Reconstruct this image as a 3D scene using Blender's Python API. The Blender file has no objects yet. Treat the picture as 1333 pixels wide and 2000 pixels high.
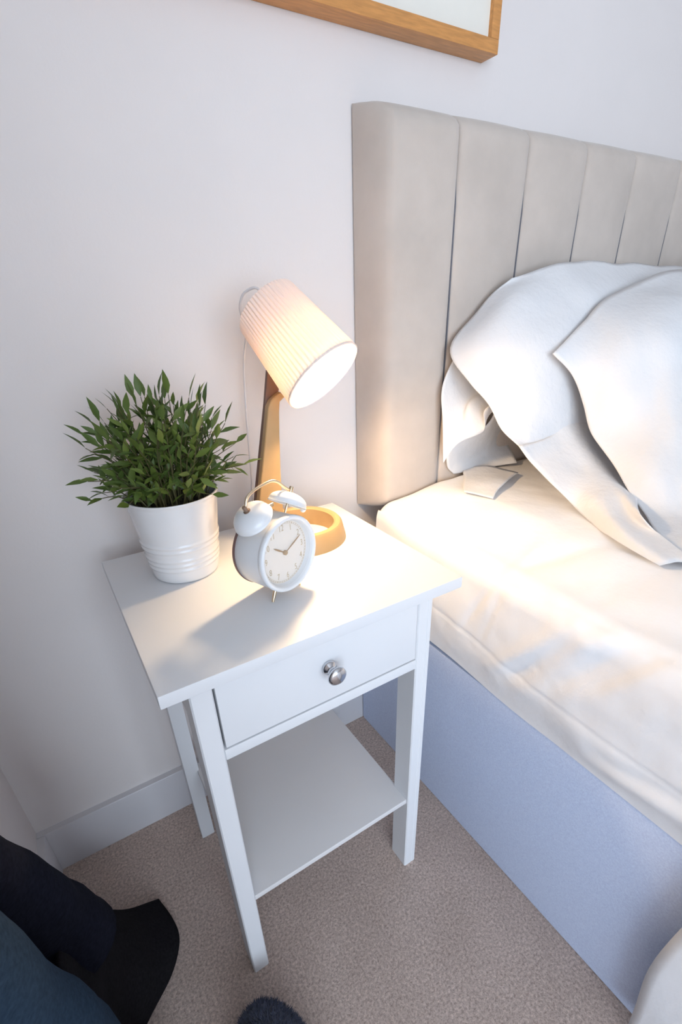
import bpy, bmesh, math, random
from mathutils import Vector, Matrix, noise

random.seed(7)
scene = bpy.context.scene
COL = scene.collection

# ------------------------------------------------------------------ camera
CAM_LOC = Vector([-0.02844418896895562, -0.4247322692487842, 1.057034261666708])
R_RIGHT, R_DOWN, R_FWD = [Vector(v) for v in [[0.8459573125315847, -0.5323639396122049, -0.030738594224712534], [-0.27618687012574616, -0.3881089103288826, -0.8792566670167886], [0.45615462087375924, 0.7523032031859896, -0.4753555010006898]]]
cam_data = bpy.data.cameras.new('camera')
cam = bpy.data.objects.new('camera', cam_data)
COL.objects.link(cam)
M = Matrix.Identity(4)
for i in range(3):
    M[i][0] = R_RIGHT[i]
    M[i][1] = -R_DOWN[i]
    M[i][2] = -R_FWD[i]
    M[i][3] = CAM_LOC[i]
cam.matrix_world = M
cam_data.sensor_fit = 'VERTICAL'
cam_data.sensor_height = 36.0
cam_data.sensor_width = 24.0
cam_data.lens = 36.0 * 942.573989241667 / 2000.0
cam_data.shift_x = (666.5 - 665.5451921280988) / 2000.0
cam_data.shift_y = (1098.1382558171924 - 1000.0) / 2000.0
cam_data.clip_start = 0.02
scene.camera = cam

# ------------------------------------------------------------------ world, daylight, exposure
world = bpy.data.worlds.new('world')
scene.world = world
world.use_nodes = True
bg = world.node_tree.nodes['Background']
bg.inputs[0].default_value = (0.62, 0.78, 1.0, 1)
bg.inputs[1].default_value = 1.0

def area_light(name, loc, target, sx, sy, power, color):
    l = bpy.data.lights.new(name, 'AREA')
    l.shape = 'RECTANGLE'
    l.size, l.size_y = sx, sy
    l.energy = power
    l.color = color
    o = bpy.data.objects.new(name, l)
    COL.objects.link(o)
    o.location = loc
    d = (Vector(target) - Vector(loc)).normalized()
    o.rotation_euler = d.to_track_quat('-Z', 'Z').to_euler()
    return o

# daylight coming in through the window behind the camera
area_light('window_daylight', (-0.75, -3.36, 1.30), (-0.2, 0.0, 1.10), 3.0, 1.9, 98.0, (0.73, 0.86, 1.0))

BULB_STRENGTH = 360.0
BULB_COLOR = (1.0, 0.71, 0.40)

vs = scene.view_settings
vs.view_transform = 'Standard'
vs.look = 'None'
vs.exposure = 0.34
vs.gamma = 1.0
vs.use_curve_mapping = False

# ------------------------------------------------------------------ materials
def new_mat(name):
    m = bpy.data.materials.new(name)
    m.use_nodes = True
    nt = m.node_tree
    return m, nt, nt.nodes['Principled BSDF']

def bump_from(nt, bsdf, height_socket, strength, dist):
    b = nt.nodes.new('ShaderNodeBump')
    b.inputs['Strength'].default_value = strength
    b.inputs['Distance'].default_value = dist
    nt.links.new(height_socket, b.inputs['Height'])
    nt.links.new(b.outputs['Normal'], bsdf.inputs['Normal'])

def noise_node(nt, scale, detail=4.0, rough=0.55, stretch=None):
    tc = nt.nodes.new('ShaderNodeTexCoord')
    n = nt.nodes.new('ShaderNodeTexNoise')
    n.inputs['Scale'].default_value = scale
    n.inputs['Detail'].default_value = detail
    n.inputs['Roughness'].default_value = rough
    if stretch:
        mp = nt.nodes.new('ShaderNodeMapping')
        mp.inputs['Scale'].default_value = stretch
        nt.links.new(tc.outputs['Object'], mp.inputs['Vector'])
        nt.links.new(mp.outputs['Vector'], n.inputs['Vector'])
    else:
        nt.links.new(tc.outputs['Object'], n.inputs['Vector'])
    return n

def ramp(nt, fac, c1, c2, p1=0.3, p2=0.7):
    r = nt.nodes.new('ShaderNodeValToRGB')
    e = r.color_ramp.elements
    e[0].position, e[1].position = p1, p2
    e[0].color, e[1].color = (*c1, 1), (*c2, 1)
    nt.links.new(fac, r.inputs[0])
    return r.outputs[0]

def plain(name, color, rough=0.5, metallic=0.0, var=0.06, scale=40.0, bump=0.0, bdist=0.001,
          bscale=None, stretch=None, sheen=0.0, spec=0.5, coat=0.0):
    """procedural material: base colour with slight noise variation and optional bump"""
    m, nt, b = new_mat(name)
    n = noise_node(nt, scale, stretch=stretch)
    lo = tuple(max(0.0, c * (1 - var)) for c in color)
    hi = tuple(min(1.0, c * (1 + var)) for c in color)
    nt.links.new(ramp(nt, n.outputs['Fac'], lo, hi), b.inputs['Base Color'])
    b.inputs['Roughness'].default_value = rough
    b.inputs['Metallic'].default_value = metallic
    b.inputs['Specular IOR Level'].default_value = spec
    b.inputs['Sheen Weight'].default_value = sheen
    b.inputs['Coat Weight'].default_value = coat
    if bump:
        n2 = noise_node(nt, bscale or scale, 6.0, 0.6, stretch=stretch)
        bump_from(nt, b, n2.outputs['Fac'], bump, bdist)
    return m

MAT = {}
MAT['wall'] = plain('wall_paint', (0.775, 0.72, 0.70), 0.75, var=0.012, scale=6, bump=0.12, bdist=0.0015, bscale=160, spec=0.25)
MAT['ceiling'] = plain('ceiling_paint', (0.84, 0.84, 0.83), 0.85, var=0.01, bump=0.1, bscale=120)
MAT['baseboard'] = plain('baseboard_paint', (0.64, 0.62, 0.64), 0.4, var=0.015, scale=12)
MAT['white'] = plain('white_lacquer', (0.74, 0.745, 0.765), 0.38, var=0.01, scale=10, bump=0.03, bdist=0.0005, bscale=90)
MAT['shelf'] = plain('white_foil_shelf', (0.72, 0.70, 0.70), 0.45, var=0.01, scale=10)
MAT['dark_gap'] = plain('dark_cavity', (0.05, 0.055, 0.07), 0.8)
MAT['headboard'] = plain('taupe_velvet', (0.56, 0.485, 0.43), 0.9, var=0.08, scale=9, bump=0.25, bdist=0.0008, bscale=420, sheen=0.35, spec=0.15)
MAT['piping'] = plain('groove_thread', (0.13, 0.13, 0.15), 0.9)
MAT['bed_base'] = plain('sky_tinted_weave', (0.63, 0.72, 0.97), 0.95, var=0.10, scale=420, bump=0.35, bdist=0.0008, bscale=500, sheen=0.15, spec=0.1)  # blue of the daylight is put into this fabric colour
MAT['chrome'] = plain('brushed_nickel', (0.62, 0.63, 0.66), 0.16, 1.0, var=0.02)
MAT['gold'] = plain('pale_gold_metal', (0.78, 0.64, 0.46), 0.25, 1.0, var=0.02)
MAT['bronze'] = plain('bronze_screw', (0.35, 0.25, 0.19), 0.35, 0.8)
MAT['clock_white'] = plain('clock_enamel', (0.76, 0.775, 0.80), 0.35, var=0.01, coat=0.2)
MAT['clock_back'] = plain('clock_back_dark', (0.16, 0.09, 0.08), 0.5)
MAT['dial'] = plain('dial_paper', (0.80, 0.745, 0.69), 0.6, var=0.01)
MAT['print_gold'] = plain('dial_print', (0.50, 0.38, 0.22), 0.5, var=0.05)
MAT['hand'] = plain('clock_hand', (0.34, 0.21, 0.09), 0.4, 0.2)
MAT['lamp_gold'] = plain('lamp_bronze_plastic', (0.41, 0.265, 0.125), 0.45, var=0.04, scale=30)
MAT['lamp_shaded'] = plain('lamp_plate_shaded', (0.15, 0.075, 0.05), 0.5, var=0.05)  # lamp brown darkened in the colour for the face turned from the bulb
MAT['cord'] = plain('grey_white_cord', (0.78, 0.74, 0.74), 0.5)
MAT['pot'] = plain('glazed_pot', (0.76, 0.75, 0.755), 0.22, var=0.01, coat=0.3)
MAT['soil'] = plain('dark_soil', (0.03, 0.025, 0.018), 1.0, var=0.4, scale=90, bump=0.6, bdist=0.004)
MAT['stem'] = plain('plant_stem', (0.085, 0.075, 0.028), 0.6, var=0.3, scale=30)
MAT['oak'] = plain('honey_oak', (0.60, 0.275, 0.085), 0.45, var=0.16, scale=26, stretch=(1.0, 9.0, 9.0), bump=0.1, bdist=0.0006)
MAT['mat_board'] = plain('cream_print_paper', (0.80, 0.765, 0.69), 0.7, var=0.01)
MAT['window_frame'] = plain('window_frame_paint', (0.8, 0.8, 0.8), 0.4)

def leaf_material():
    m, nt, b = new_mat('plastic_leaf')
    oi = nt.nodes.new('ShaderNodeObjectInfo')
    c = ramp(nt, oi.outputs['Random'], (0.035, 0.085, 0.014), (0.17, 0.225, 0.035), 0.0, 1.0)
    n = noise_node(nt, 60)
    mx = nt.nodes.new('ShaderNodeMix'); mx.data_type = 'RGBA'
    nt.links.new(n.outputs['Fac'], mx.inputs[0])
    nt.links.new(c, mx.inputs[6])
    mx.inputs[7].default_value = (0.10, 0.14, 0.03, 1)
    nt.links.new(mx.outputs[2], b.inputs['Base Color'])
    b.inputs['Roughness'].default_value = 0.45
    return m
MAT['leaf'] = leaf_material()

def carpet_material():
    m, nt, b = new_mat('carpet_pile')
    n = noise_node(nt, 210, 5.0, 0.8)
    n2 = noise_node(nt, 9, 3.0)
    c = ramp(nt, n.outputs['Fac'], (0.33, 0.24, 0.20), (0.92, 0.74, 0.65), 0.33, 0.68)
    mx = nt.nodes.new('ShaderNodeMix'); mx.data_type = 'RGBA'; mx.blend_type = 'MULTIPLY'
    mx.inputs[0].default_value = 1.0
    nt.links.new(c, mx.inputs[6])
    nt.links.new(ramp(nt, n2.outputs['Fac'], (0.88, 0.87, 0.86), (1, 1, 1)), mx.inputs[7])
    nt.links.new(mx.outputs[2], b.inputs['Base Color'])
    b.inputs['Roughness'].default_value = 1.0
    b.inputs['Specular IOR Level'].default_value = 0.05
    b.inputs['Sheen Weight'].default_value = 0.2
    bump_from(nt, b, n.outputs['Fac'], 0.8, 0.004)
    return m
MAT['carpet'] = carpet_material()

def cloth_material(name, color, translucent=0.0, bump=0.25):
    m, nt, b = new_mat(name)
    n = noise_node(nt, 14, 5.0, 0.6)
    b.inputs['Base Color'].default_value = (*color, 1)
    nt.links.new(ramp(nt, n.outputs['Fac'], tuple(c * 0.985 for c in color), color), b.inputs['Base Color'])
    b.inputs['Roughness'].default_value = 0.85
    b.inputs['Specular IOR Level'].default_value = 0.2
    bump_from(nt, b, n.outputs['Fac'], bump, 0.012)
    if translucent:
        out = nt.nodes['Material Output']
        tr = nt.nodes.new('ShaderNodeBsdfTranslucent')
        tr.inputs[0].default_value = (*color, 1)
        mix = nt.nodes.new('ShaderNodeMixShader')
        mix.inputs[0].default_value = translucent
        nt.links.new(b.outputs[0], mix.inputs[1])
        nt.links.new(tr.outputs[0], mix.inputs[2])
        nt.links.new(mix.outputs[0], out.inputs[0])
    return m
MAT['sheet'] = cloth_material('white_fitted_sheet', (0.92, 0.91, 0.92), 0.0, 0.22)
MAT['pillowcase'] = cloth_material('white_pillowcase', (0.92, 0.91, 0.92), 0.22, 0.45)
MAT['cushion'] = cloth_material('pillow_filling', (0.88, 0.86, 0.85), 0.0, 0.2)
MAT['duvet'] = cloth_material('white_duvet', (0.85, 0.85, 0.87), 0.0, 0.2)
MAT['navy'] = plain('navy_wool', (0.010, 0.011, 0.019), 0.95, var=0.25, scale=200, bump=0.3, bdist=0.001, bscale=300, spec=0.05)
MAT['navy_hem'] = plain('charcoal_wool', (0.013, 0.012, 0.014), 0.95, var=0.25, scale=200, bump=0.3, bdist=0.001, bscale=300, spec=0.05)
MAT['navy_lit'] = plain('navy_wool_lit', (0.024, 0.042, 0.068), 0.95, var=0.2, scale=220, bump=0.3, bdist=0.001, bscale=300, spec=0.05)  # same dark cloth, paler colour stands in for daylight on its near side
MAT['fur'] = plain('navy_fluff', (0.055, 0.065, 0.105), 0.9, var=0.6, scale=130, sheen=0.3)

def shade_material():
    m, nt, b = new_mat('ribbed_shade_plastic')
    out = nt.nodes['Material Output']
    n = noise_node(nt, 25)
    nt.links.new(ramp(nt, n.outputs['Fac'], (0.84, 0.76, 0.72), (0.86, 0.78, 0.74)), b.inputs['Base Color'])
    b.inputs['Roughness'].default_value = 0.5
    tr = nt.nodes.new('ShaderNodeBsdfTranslucent')
    tr.inputs[0].default_value = (0.85, 0.74, 0.62, 1)
    mix = nt.nodes.new('ShaderNodeMixShader')
    mix.inputs[0].default_value = 0.14
    nt.links.new(b.outputs[0], mix.inputs[1])
    nt.links.new(tr.outputs[0], mix.inputs[2])
    nt.links.new(mix.outputs[0], out.inputs[0])
    return m
MAT['shade'] = shade_material()

def emission(name, color, strength):
    m = bpy.data.materials.new(name); m.use_nodes = True
    nt = m.node_tree
    nt.nodes.remove(nt.nodes['Principled BSDF'])
    e = nt.nodes.new('ShaderNodeEmission')
    e.inputs[0].default_value = (*color, 1); e.inputs[1].default_value = strength
    nt.links.new(e.outputs[0], nt.nodes['Material Output'].inputs[0])
    return m
MAT['bulb'] = emission('lit_bulb', BULB_COLOR, BULB_STRENGTH)

def glass_material():
    m, nt, b = new_mat('window_glass')
    out = nt.nodes['Material Output']
    t = nt.nodes.new('ShaderNodeBsdfTransparent')
    mix = nt.nodes.new('ShaderNodeMixShader')
    mix.inputs[0].default_value = 0.06
    b.inputs['Roughness'].default_value = 0.02
    nt.links.new(t.outputs[0], mix.inputs[1]); nt.links.new(b.outputs[0], mix.inputs[2])
    nt.links.new(mix.outputs[0], out.inputs[0])
    return m
MAT['glass'] = glass_material()

# ------------------------------------------------------------------ mesh helpers
def empty(name, loc, label, cat, group=None, rot=None):
    o = bpy.data.objects.new(name, None)
    COL.objects.link(o)
    o.empty_display_size = 0.05
    mw = Matrix.Translation(Vector(loc))
    if rot is not None:
        mw = mw @ rot.to_4x4()
    o.matrix_world = mw
    o['label'] = label; o['category'] = cat
    if group: o['group'] = group
    return o

def world_of(o):
    """world matrix from basis matrices (no depsgraph update needed)"""
    m = o.matrix_basis.copy()
    p = o.parent
    while p is not None:
        m = p.matrix_basis @ m
        p = p.parent
    return m

def mesh_obj(name, verts, faces, mat, parent=None, smooth=True, local=False, auto=None, origin=None):
    """verts in world space (or in the parent's space with local=True)"""
    me = bpy.data.meshes.new(name)
    vv = [Vector(v) for v in verts]
    if parent is not None and not local:
        inv = world_of(parent).inverted()
        vv = [inv @ v for v in vv]
    off = Vector((0, 0, 0))
    if origin is not None:
        off = Vector(origin)
        vv = [v - off for v in vv]
    me.from_pydata([tuple(v) for v in vv], [], faces)
    me.update()
    if smooth:
        me.polygons.foreach_set('use_smooth', [True] * len(me.polygons))
    if mat: me.materials.append(MAT[mat] if isinstance(mat, str) else mat)
    o = bpy.data.objects.new(name, me)
    COL.objects.link(o)
    if parent is not None: o.parent = parent
    o.location = off
    if auto:
        me.set_sharp_from_angle(angle=math.radians(auto))
    return o

def bm_to(name, bm, mat, parent=None, smooth=True, auto=40, local=False):
    bmesh.ops.recalc_face_normals(bm, faces=bm.faces)
    bm.verts.index_update()
    verts = [v.co.copy() for v in bm.verts]
    faces = [[v.index for v in f.verts] for f in bm.faces]
    bm.free()
    return mesh_obj(name, verts, faces, mat, parent, smooth, local, auto)

def box_bm(x0, x1, y0, y1, z0, z1, bev=0.0, seg=2):
    bm = bmesh.new()
    bmesh.ops.create_cube(bm, size=1.0)
    for v in bm.verts:
        v.co = Vector(((x0 + x1) / 2 + v.co.x * (x1 - x0), (y0 + y1) / 2 + v.co.y * (y1 - y0), (z0 + z1) / 2 + v.co.z * (z1 - z0)))
    if bev:
        bmesh.ops.bevel(bm, geom=list(bm.edges), offset=bev, segments=seg, affect='EDGES', profile=0.6)
    return bm

def box(name, x0, x1, y0, y1, z0, z1, mat, parent=None, bev=0.0, seg=2, local=False):
    return bm_to(name, box_bm(x0, x1, y0, y1, z0, z1, bev, seg), mat, parent, smooth=bool(bev), auto=35, local=local)

def prism_bm(poly, axis, a, b, bev=0.0, seg=2):
    """extrude a polygon (list of 2-tuples) along axis 'x','y' or 'z' from a to b"""
    bm = bmesh.new()
    def mk(p, t):
        if axis == 'y': return (p[0], t, p[1])
        if axis == 'x': return (t, p[0], p[1])
        return (p[0], p[1], t)
    va = [bm.verts.new(mk(p, a)) for p in poly]
    vb = [bm.verts.new(mk(p, b)) for p in poly]
    n = len(poly)
    fa = bm.faces.new(va); fb = bm.faces.new(vb[::-1])
    for i in range(n):
        bm.faces.new((va[i], vb[i], vb[(i + 1) % n], va[(i + 1) % n]))
    bmesh.ops.recalc_face_normals(bm, faces=bm.faces)
    if bev:
        es = [e for e in bm.edges if any(f in (fa, fb) for f in e.link_faces)]
        bmesh.ops.bevel(bm, geom=es, offset=bev, segments=seg, affect='EDGES', profile=0.6)
    return bm

def frame_from(n):
    n = Vector(n).normalized()
    a = Vector((0, 0, 1)) if abs(n.z) < 0.9 else Vector((1, 0, 0))
    h = a.cross(n).normalized()
    return h, n.cross(h).normalized(), n

def lathe_data(profile, centre, axis, seg=48, ripple=None):
    """profile: list of (radius, distance along axis)"""
    h, u, n = frame_from(axis)
    c = Vector(centre)
    verts, faces = [], []
    rings = []
    for r, t in profile:
        if r < 1e-6:
            rings.append([len(verts)]); verts.append(c + n * t); continue
        ids = []
        for k in range(seg):
            a = 2 * math.pi * k / seg
            rr = r + (ripple(k, r, t) if ripple else 0.0)
            ids.append(len(verts)); verts.append(c + n * t + (h * math.cos(a) + u * math.sin(a)) * rr)
        rings.append(ids)
    for A, B in zip(rings, rings[1:]):
        if len(A) == 1 and len(B) == 1: continue
        if len(A) == 1:
            for k in range(seg): faces.append((A[0], B[k], B[(k + 1) % seg]))
        elif len(B) == 1:
            for k in range(seg): faces.append((A[(k + 1) % seg], A[k], B[0]))
        else:
            for k in range(seg):
                faces.append((A[k], B[k], B[(k + 1) % seg], A[(k + 1) % seg]))
    return verts, faces

def lathe(name, profile, centre, axis, mat, parent=None, seg=48, local=False, auto=50, ripple=None):
    v, f = lathe_data(profile, centre, axis, seg, ripple)
    bm = bmesh.new()
    vs_ = [bm.verts.new(p) for p in v]
    for q in f: bm.faces.new([vs_[i] for i in q])
    return bm_to(name, bm, mat, parent, True, auto, local)

def catmull(p0, p1, p2, p3, t):
    return 0.5 * ((2 * p1) + (p2 - p0) * t + (2 * p0 - 5 * p1 + 4 * p2 - p3) * t * t + (3 * p1 - p0 - 3 * p2 + p3) * t ** 3)

def spline(pts, n):
    pts = [Vector(p) for p in pts]
    P = [2 * pts[0] - pts[1]] + pts + [2 * pts[-1] - pts[-2]]
    out = []
    for i in range(len(pts) - 1):
        for k in range(n):
            out.append(catmull(P[i], P[i + 1], P[i + 2], P[i + 3], k / n))
    out.append(pts[-1])
    return out

def tube_data(pts, radius, seg=10, cap=True):
    """pts: list of Vectors, radius: number or list"""
    pts = [Vector(p) for p in pts]
    n = len(pts)
    rad = radius if isinstance(radius, (list, tuple)) else [radius] * n
    verts, faces = [], []
    t0 = (pts[1] - pts[0]).normalized()
    h, u, _ = frame_from(t0)
    for i in range(n):
        t = (pts[min(i + 1, n - 1)] - pts[max(i - 1, 0)]).normalized()
        h = (h - t * h.dot(t)).normalized()
        u = t.cross(h)
        for k in range(seg):
            a = 2 * math.pi * k / seg
            verts.append(pts[i] + (h * math.cos(a) + u * math.sin(a)) * rad[i])
    for i in range(n - 1):
        for k in range(seg):
            faces.append((i * seg + k, i * seg + (k + 1) % seg, (i + 1) * seg + (k + 1) % seg, (i + 1) * seg + k))
    if cap:
        faces.append(tuple(range(seg))[::-1])
        faces.append(tuple((n - 1) * seg + k for k in range(seg)))
    return verts, faces

def tube(name, pts, radius, mat, parent=None, seg=10, local=False):
    v, f = tube_data(pts, radius, seg)
    return mesh_obj(name, v, f, mat, parent, True, local, 60)

def grid_surface(ctrl, nu, nv, wob=0.0, wscale=8.0, seed=0.0):
    """bicubic surface through a grid of control points"""
    rows = [spline(r, nu) for r in ctrl]
    cols = []
    for j in range(len(rows[0])):
        cols.append(spline([r[j] for r in rows], nv))
    W, H = len(cols), len(cols[0])
    verts = []
    for i in range(H):
        for j in range(W):
            p = cols[j][i]
            if wob:
                d = noise.noise_vector(p * wscale + Vector((seed, seed * 1.7, 0)))
                p = p + d * wob
            verts.append(p)
    faces = [(i * W + j, i * W + j + 1, (i + 1) * W + j + 1, (i + 1) * W + j) for i in range(H - 1) for j in range(W - 1)]
    return verts, faces, W, H

def cloth(name, ctrl, mat, parent, nu=8, nv=8, thick=0.004, wob=0.0, wscale=8.0, seed=0.0, flip=False):
    v, f, W, H = grid_surface(ctrl, nu, nv, wob, wscale, seed)
    if flip: f = [q[::-1] for q in f]
    o = mesh_obj(name, v, f, mat, parent, True)
    s = o.modifiers.new('thickness', 'SOLIDIFY')
    s.thickness = thick; s.offset = -1.0
    return o

def structure(o):
    o['kind'] = 'structure'
    return o

# ================================================================== SETTING
WALL_Y = 0.434
LEFT_X = -0.2585
structure(box('floor', -2.5, 3.2, -3.5, 0.55, -0.1, 0.0, 'carpet'))
structure(box('ceiling', -2.5, 3.2, -3.5, 0.55, 2.4, 2.5, 'ceiling'))
structure(box('wall_back', LEFT_X - 0.1, 3.2, WALL_Y, 0.55, 0.0, 2.4, 'wall'))
structure(box('wall_left', LEFT_X - 0.1, LEFT_X, -0.75, WALL_Y, 0.0, 2.4, 'wall'))
structure(box('wall_left_return', -2.4, LEFT_X - 0.1, -0.75, -0.65, 0.0, 2.4, 'wall'))
structure(box('wall_far_left', -2.5, -2.4, -3.3, -0.65, 0.0, 2.4, 'wall'))
structure(box('wall_right', 3.1, 3.2, -3.3, WALL_Y, 0.0, 2.4, 'wall'))
# front wall with the window opening (behind the camera)
WX0, WX1, WZ0, WZ1 = -2.25, 0.75, 0.35, 2.25
fw = bmesh.new()
for (a, b, c, d) in ((-2.5, WX0, 0, 2.4), (WX1, 3.2, 0, 2.4), (WX0, WX1, 0, WZ0), (WX0, WX1, WZ1, 2.4)):
    t = box_bm(a, b, -3.4, -3.3, c, d)
    me = bpy.data.meshes.new('tmp'); t.to_mesh(me); t.free(); fw.from_mesh(me); bpy.data.meshes.remove(me)
structure(bm_to('wall_front', fw, 'wall', None, False))
win = bmesh.new()
for (a, b, c, d) in ((WX0, WX0 + .05, WZ0, WZ1), (WX1 - .05, WX1, WZ0, WZ1), (WX0 + .05, WX1 - .05, WZ0, WZ0 + .05), (WX0 + .05, WX1 - .05, WZ1 - .05, WZ1), (-0.77, -0.73, WZ0 + .05, WZ1 - .05)):
    t = box_bm(a, b, -3.38, -3.33, c, d)
    me = bpy.data.meshes.new('tmp'); t.to_mesh(me); t.free(); win.from_mesh(me); bpy.data.meshes.remove(me)
window = structure(bm_to('window_1', win, 'window_frame', None, False))
for a, b in ((WX0 + .05, -0.77), (-0.73, WX1 - .05)):
    box('pane', a, b, -3.357, -3.353, WZ0 + .05, WZ1 - .05, 'glass', window)

def baseboard_profile():  # (depth from wall, height)
    return [(0, 0), (0.015, 0), (0.015, 0.1175), (0.0135, 0.1198), (0, 0.1198)]
bb = prism_bm([(WALL_Y - d, z) for d, z in baseboard_profile()], 'x', LEFT_X + 0.0004, 3.1)
structure(bm_to('baseboard_back', bb, 'baseboard', None, False))
bb = prism_bm([(LEFT_X + d, z) for d, z in baseboard_profile()], 'y', -0.75, WALL_Y - 0.0156)
structure(bm_to('baseboard_left', bb, 'baseboard', None, False))

# ================================================================== BED (base + headboard)
BX0, BX1 = 0.5385, 2.03
bed = empty('bed', (1.28, -0.6, 0.0), 'upholstered bed with base tinted daylight blue and tall taupe channelled headboard against the wall', 'bed')
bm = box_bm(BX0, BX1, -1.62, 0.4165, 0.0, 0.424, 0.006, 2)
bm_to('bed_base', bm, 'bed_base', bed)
hb = box('headboard', BX0 + 0.012, BX1 - 0.012, 0.375, 0.426, 0.665, 1.318, 'headboard', bed, 0.004)
def channel(x0, x1, left=False, right=False):
    """one padded vertical channel: front bulges, rounded top and bottom, deep groove at its sides"""
    nx, nz = 22, 40
    z0, z1 = 0.652, 1.334
    ytop, yfront = 0.428, 0.349
    verts, faces = [], []
    def edge(t, e, r):      # 0 at the edge -> 1 inside distance r (quarter ellipse)
        d = min(max(t / r, 0.0), 1.0)
        return math.sqrt(max(0.0, 1 - (1 - d) ** e))
    xs = []
    for i in range(nx + 1):
        s = i / nx
        s = 0.5 - 0.5 * math.cos(math.pi * s)
        xs.append(x0 + (x1 - x0) * s)
    zs = []
    for j in range(nz + 1):
        s = j / nz
        s = 0.5 - 0.5 * math.cos(math.pi * s)
        zs.append(z0 + (z1 - z0) * s)
    for z in zs:
        for x in xs:
            rl = 0.026 if left else 0.016
            rr = 0.034 if right else 0.016
            pl = edge(x - x0, 2.0, rl); pr = edge(x1 - x, 2.0, rr)
            if not left: pl = 0.90 + 0.10 * pl
            else: pl = pl
            if not right: pr = 0.90 + 0.10 * pr
            pt = edge(z1 - z, 2.0, 0.032); pb = edge(z - z0, 2.0, 0.03)
            k = min(pl, pr) * min(pt, pb)
            crown = 0.004 * math.sin(math.pi * (x - x0) / (x1 - x0))
            wob = 0.0016 * noise.noise(Vector((x * 9, z * 5, 2.0)))
            y = ytop - (ytop - yfront) * k - (crown + wob) * k
            verts.append((x, y, z))
    W = nx + 1
    for j in range(nz):
        for i in range(nx):
            faces.append((j * W + i, j * W + i + 1, (j + 1) * W + i + 1, (j + 1) * W + i))
    # back face so the pad is solid
    base = len(verts)
    ring = [i for i in range(W)] + [j * W + nx for j in range(1, nz + 1)] + [nz * W + i for i in range(nx - 1, -1, -1)] + [j * W for j in range(nz - 1, 0, -1)]
    for i in ring:
        v = verts[i]; verts.append((v[0], 0.430, v[2]))
    n = len(ring)
    for k in range(n):
        faces.append((ring[(k + 1) % n], ring[k], base + k, base + (k + 1) % n))
    faces.append(tuple(base + k for k in range(n)))
    return mesh_obj('channel_panel', verts, faces, 'headboard', hb, True, auto=60)
edges = [0.541, 0.7065, 0.8815, 1.0545, 1.2225, 1.4075, 1.575, 1.745, 1.9, 2.03]
for k in range(len(edges) - 1):
    channel(edges[k] + (0.0 if k == 0 else 0.0007), edges[k + 1] - 0.0007, k == 0, k == len(edges) - 2)
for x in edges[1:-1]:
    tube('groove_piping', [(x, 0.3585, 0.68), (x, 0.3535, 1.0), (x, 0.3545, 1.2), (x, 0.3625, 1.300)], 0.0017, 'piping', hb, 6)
for x in (0.78, 1.80):
    box('headboard_strut', x, x + 0.06, 0.372, 0.396, 0.42, 0.68, 'dark_gap', bed)

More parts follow.
